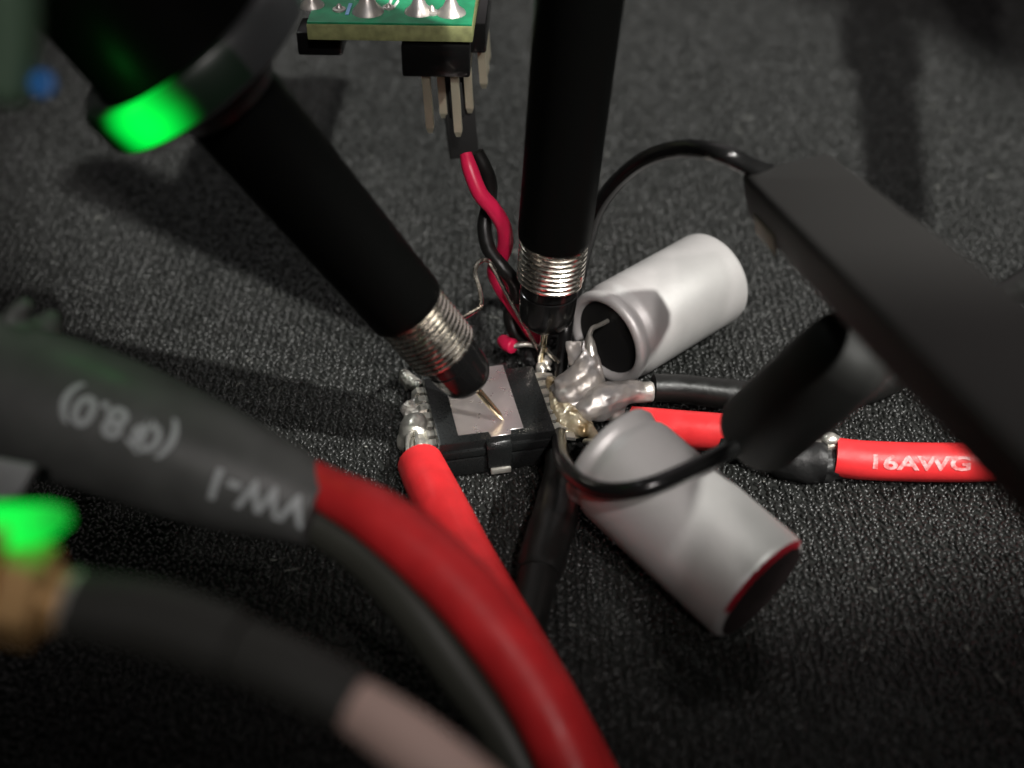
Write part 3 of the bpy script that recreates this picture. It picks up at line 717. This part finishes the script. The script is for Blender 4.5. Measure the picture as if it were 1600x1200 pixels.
# grey bracket edge and grey-green post on the far left
br = [D(-60, 705, 7.2), D(55, 726, 7.2), D(32, 772, 7.2), D(-60, 800, 7.2)]
o = finish('metal_bracket', *prism(br, FW * 0.08 - UP * 0.02, 0.012), M['grey'], origin=br[1])
tag(o, 'grey metal bracket corner poking in below the printed sleeve at the left edge', 'bracket')
pt = [D(10, 150, 5.2), D(18, 60, 5.15), D(15, -120, 5.0)]
t = thing('plastic_post', pt[0], 'blurred grey green plastic post with a painted blue glow at the far upper left', 'post')
finish('post', *tube(pt, [0.092, 0.108, 0.108], 24, 8, round_end=(0.4, 0)), M['greypost'], t)
finish('blue_glow', *sphere(D(66, 130, 5.15), 0.034), M['blue'], t)  # blue reflection put in as a glowing ball

# ================================================================== current probe: housing, coil, plug
def build_rogowski():
    E0, E1 = D(1226, 252, 9.2), D(1606, 580, 5.5)
    ax = (E1 - E0).normalized()
    side = ax.cross(-FW).normalized()
    if side.dot(RT) < 0: side = -side
    nrm = ax.cross(side).normalized()
    if nrm.dot(FW) > 0: nrm = -nrm
    # tilt a little so the end face shows
    nrm = (nrm + UP * 0.15 - RT * 0.10).normalized(); side = nrm.cross(ax).normalized()
    if side.dot(RT) < 0: side = -side
    t = thing('current_probe', E0, 'long black box at the right with a plug and a thin black loop', 'probe')
    L = (E1 - E0).length + 1.6; wd = 0.63; th = 0.34
    finish('housing', *box(E0 + ax * (L / 2) - nrm * (th / 2), ax * L, side * wd, nrm * th, 0.05, 3), M['box'], t)
    finish('end_lip', *box(E0 - ax * 0.03 - nrm * 0.2, ax * 0.14, side * (wd * 0.8), nrm * 0.30, 0.03), M['gloss'], t)
    la = D(1195, 372, 8.35)
    finish('sticker', *box(E0 + ax * 0.55 - side * (wd / 2 + 0.004) - nrm * 0.30, ax * 0.55, side * 0.012, nrm * 0.14, 0.003), M['label'], t)
    coil = [(1222, 276, 9.25), (1176, 262, 9.1), (1130, 241, 9.0), (1070, 232, 9.4), (1010, 248, 9.9), (962, 286, 10.4), (932, 330, 10.8), (915, 385, 11.1), (902, 440, 11.2), (888, 490, 11.22), (882, 530, 11.2), (877, 572, 11.06), (874, 625, 10.76), (874, 672, 10.5), (874, 694, 10.1),
            (880, 722, 9.35), (906, 752, 8.9), (950, 767, 8.6), (1010, 761, 8.45), (1075, 736, 8.55), (1140, 703, 8.75), (1200, 668, 8.95)]
    rad = [0.065] * 8 + [0.062] * 6 + [0.058, 0.058, 0.058, 0.058, 0.059, 0.06, 0.062, 0.062]
    finish('coil', *tube([D(*p) for p in coil], rad, 16, 10), M['coilblack'], t)
    P0, P1 = D(1178, 682, 9.0), D(1335, 545, 8.2)
    pax = (P1 - P0).normalized(); PL = (P1 - P0).length
    finish('plug', *lathe(P0, pax, [(-0.07, 0.12), (-0.05, 0.20), (0.0, 0.27), (0.07, 0.295), (PL * 0.7, 0.30), (PL - 0.1, 0.295), (PL, 0.28), (PL + 0.07, 0.24), (PL + 0.12, 0.17), (PL + 0.14, 0.06)], 40), M['plug'], t)
    return t
build_rogowski()

# ================================================================== supply wires to the right
t = thing('black_wire', Z(1080, 600, 0), 'black wire running right from the solder blob behind the current probe plug', 'wire')
finish('insulation', *tube([Z(1021, 606, 0.28), Z(1060, 607, 0.26), Z(1120, 614, 0.22), Z(1200, 622, 0.18), Z(1290, 620, 0.16), Z(1380, 596, 0.15), Z(1460, 545, 0.15), Z(1560, 470, 0.15), Z(1800, 330, 0.15), Z(2200, 180, 0.15)], [0.112, 0.118, 0.125, 0.13, 0.13, 0.13, 0.13, 0.13, 0.13, 0.13], 24, 8), M['blackwire'], t)
t = thing('red_wire', Z(1080, 680, 0), 'short red wire piece passing behind the front capacitor towards the current probe plug', 'wire')
finish('insulation', *tube([Z(985, 662, 0.16), Z(1015, 666, 0.17), Z(1060, 671, 0.18), Z(1138, 676, 0.18)], [0.14, 0.15, 0.155, 0.15], 24, 10, round_end=(0, 0.3)), M['red'], t)
finish('black_sleeve', *tube([Z(1136, 676, 0.18), Z(1180, 690, 0.18), Z(1240, 716, 0.15), Z(1290, 722, 0.15)], [0.16, 0.17, 0.17, 0.15], 20, 6, wob=0.25), M['tape'], t)
t = thing('red_wire', Z(1420, 725, 0), 'red wire printed 16AWG lying on the cloth below the current probe', 'wire')
wp = [Z(1304, 714, 0.165), Z(1350, 719, 0.16), Z(1430, 722, 0.16), Z(1530, 722, 0.16), Z(1640, 716, 0.16), Z(1740, 705, 0.16), Z(2100, 650, 0.16), Z(2800, 520, 0.16)]
wpath = spline(wp, 12)
finish('insulation', *tube(wpath, 0.152, 32, smoothpath=False), M['red'], t)
V, F = text_mesh('16AWG', 0.15)
V = [Vector((v.x * 1.48, v.y - 0.055, 0)) for v in V]
L = 0; bst = (1e9, 0, 0)
for i, p in enumerate(wpath):
    if i: L += (p - wpath[i - 1]).length
    d = abs(proj(p)[0] - 1352)
    if d < bst[0]: bst = (d, L, i)
tt, nn, bb = frames(wpath)[bst[2]]; q = CAM - wpath[bst[2]]; ang = math.atan2(q.dot(bb), q.dot(nn))
finish('printed_text', wrap_text(V, wpath, [0.152] * len(wpath), bst[1], 1, ang + 0.02, 0.005), F, M['inkpink'], t, smooth=False)
finish('terminal', *box(Z(1288, 697, 0.24), Vector((0.27, 0.05, 0.02)), Vector((-0.02, 0.12, 0)), Vector((0, 0, 0.07)), 0.012), M['tin'], t)
finish('solder_dome', *sphere(Z(1297, 686, 0.30), 0.065, 1.1, 0.9, 0.75), M['tin'], t)
v, f = fuse([tube([Z(1250, 735, 0.07), Z(1280, 728, 0.1), Z(1310, 722, 0.12)], [0.10, 0.13, 0.14], 12, 6), sphere(Z(1262, 740, 0.05), 0.1, 1.5, 1, 0.8)], 0.02, 2, 0.02, 10)
finish('torn_tape', v, f, M['tape'], t)

# black lead below the transistor
BL = [Z(868, 690, 0.12), Z(872, 740, 0.14), Z(868, 800, 0.17), Z(845, 880, 0.17), Z(820, 975, 0.15), Z(780, 1085, 0.15), Z(735, 1180, 0.15), Z(690, 1290, 0.15)]
t = thing('black_wire', (BL[3].x, BL[3].y, 0), 'black wire with a shrunk end running down under the transistor towards the bottom edge', 'wire')
finish('insulation', *tube(BL[3:], [0.15, 0.14, 0.13, 0.13, 0.13], 20, 8), M['blackwire'], t)
finish('shrink_tube', *tube(BL[:4] + [Z(840, 900, 0.165)], [0.09, 0.11, 0.165, 0.168, 0.16], 20, 8, wob=0.06), M['blackwire'], t)

# unseen arm added right of the picture to cast a dark band
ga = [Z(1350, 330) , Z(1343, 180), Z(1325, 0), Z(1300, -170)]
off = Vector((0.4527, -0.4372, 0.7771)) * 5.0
t = thing('shadow_arm', ga[0] + off, 'unseen arm added beyond the right edge to cast a shadow on the cloth', 'shadow caster')
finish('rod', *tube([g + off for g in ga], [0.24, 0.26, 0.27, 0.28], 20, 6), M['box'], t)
finish('rod_collar', *lathe(ga[1] + off + (ga[2] - ga[1]) * 0.25, ga[2] - ga[1], [(0, 0.2), (0.02, 0.37), (1.3, 0.37), (1.32, 0.2)], 24), M['box'], t)
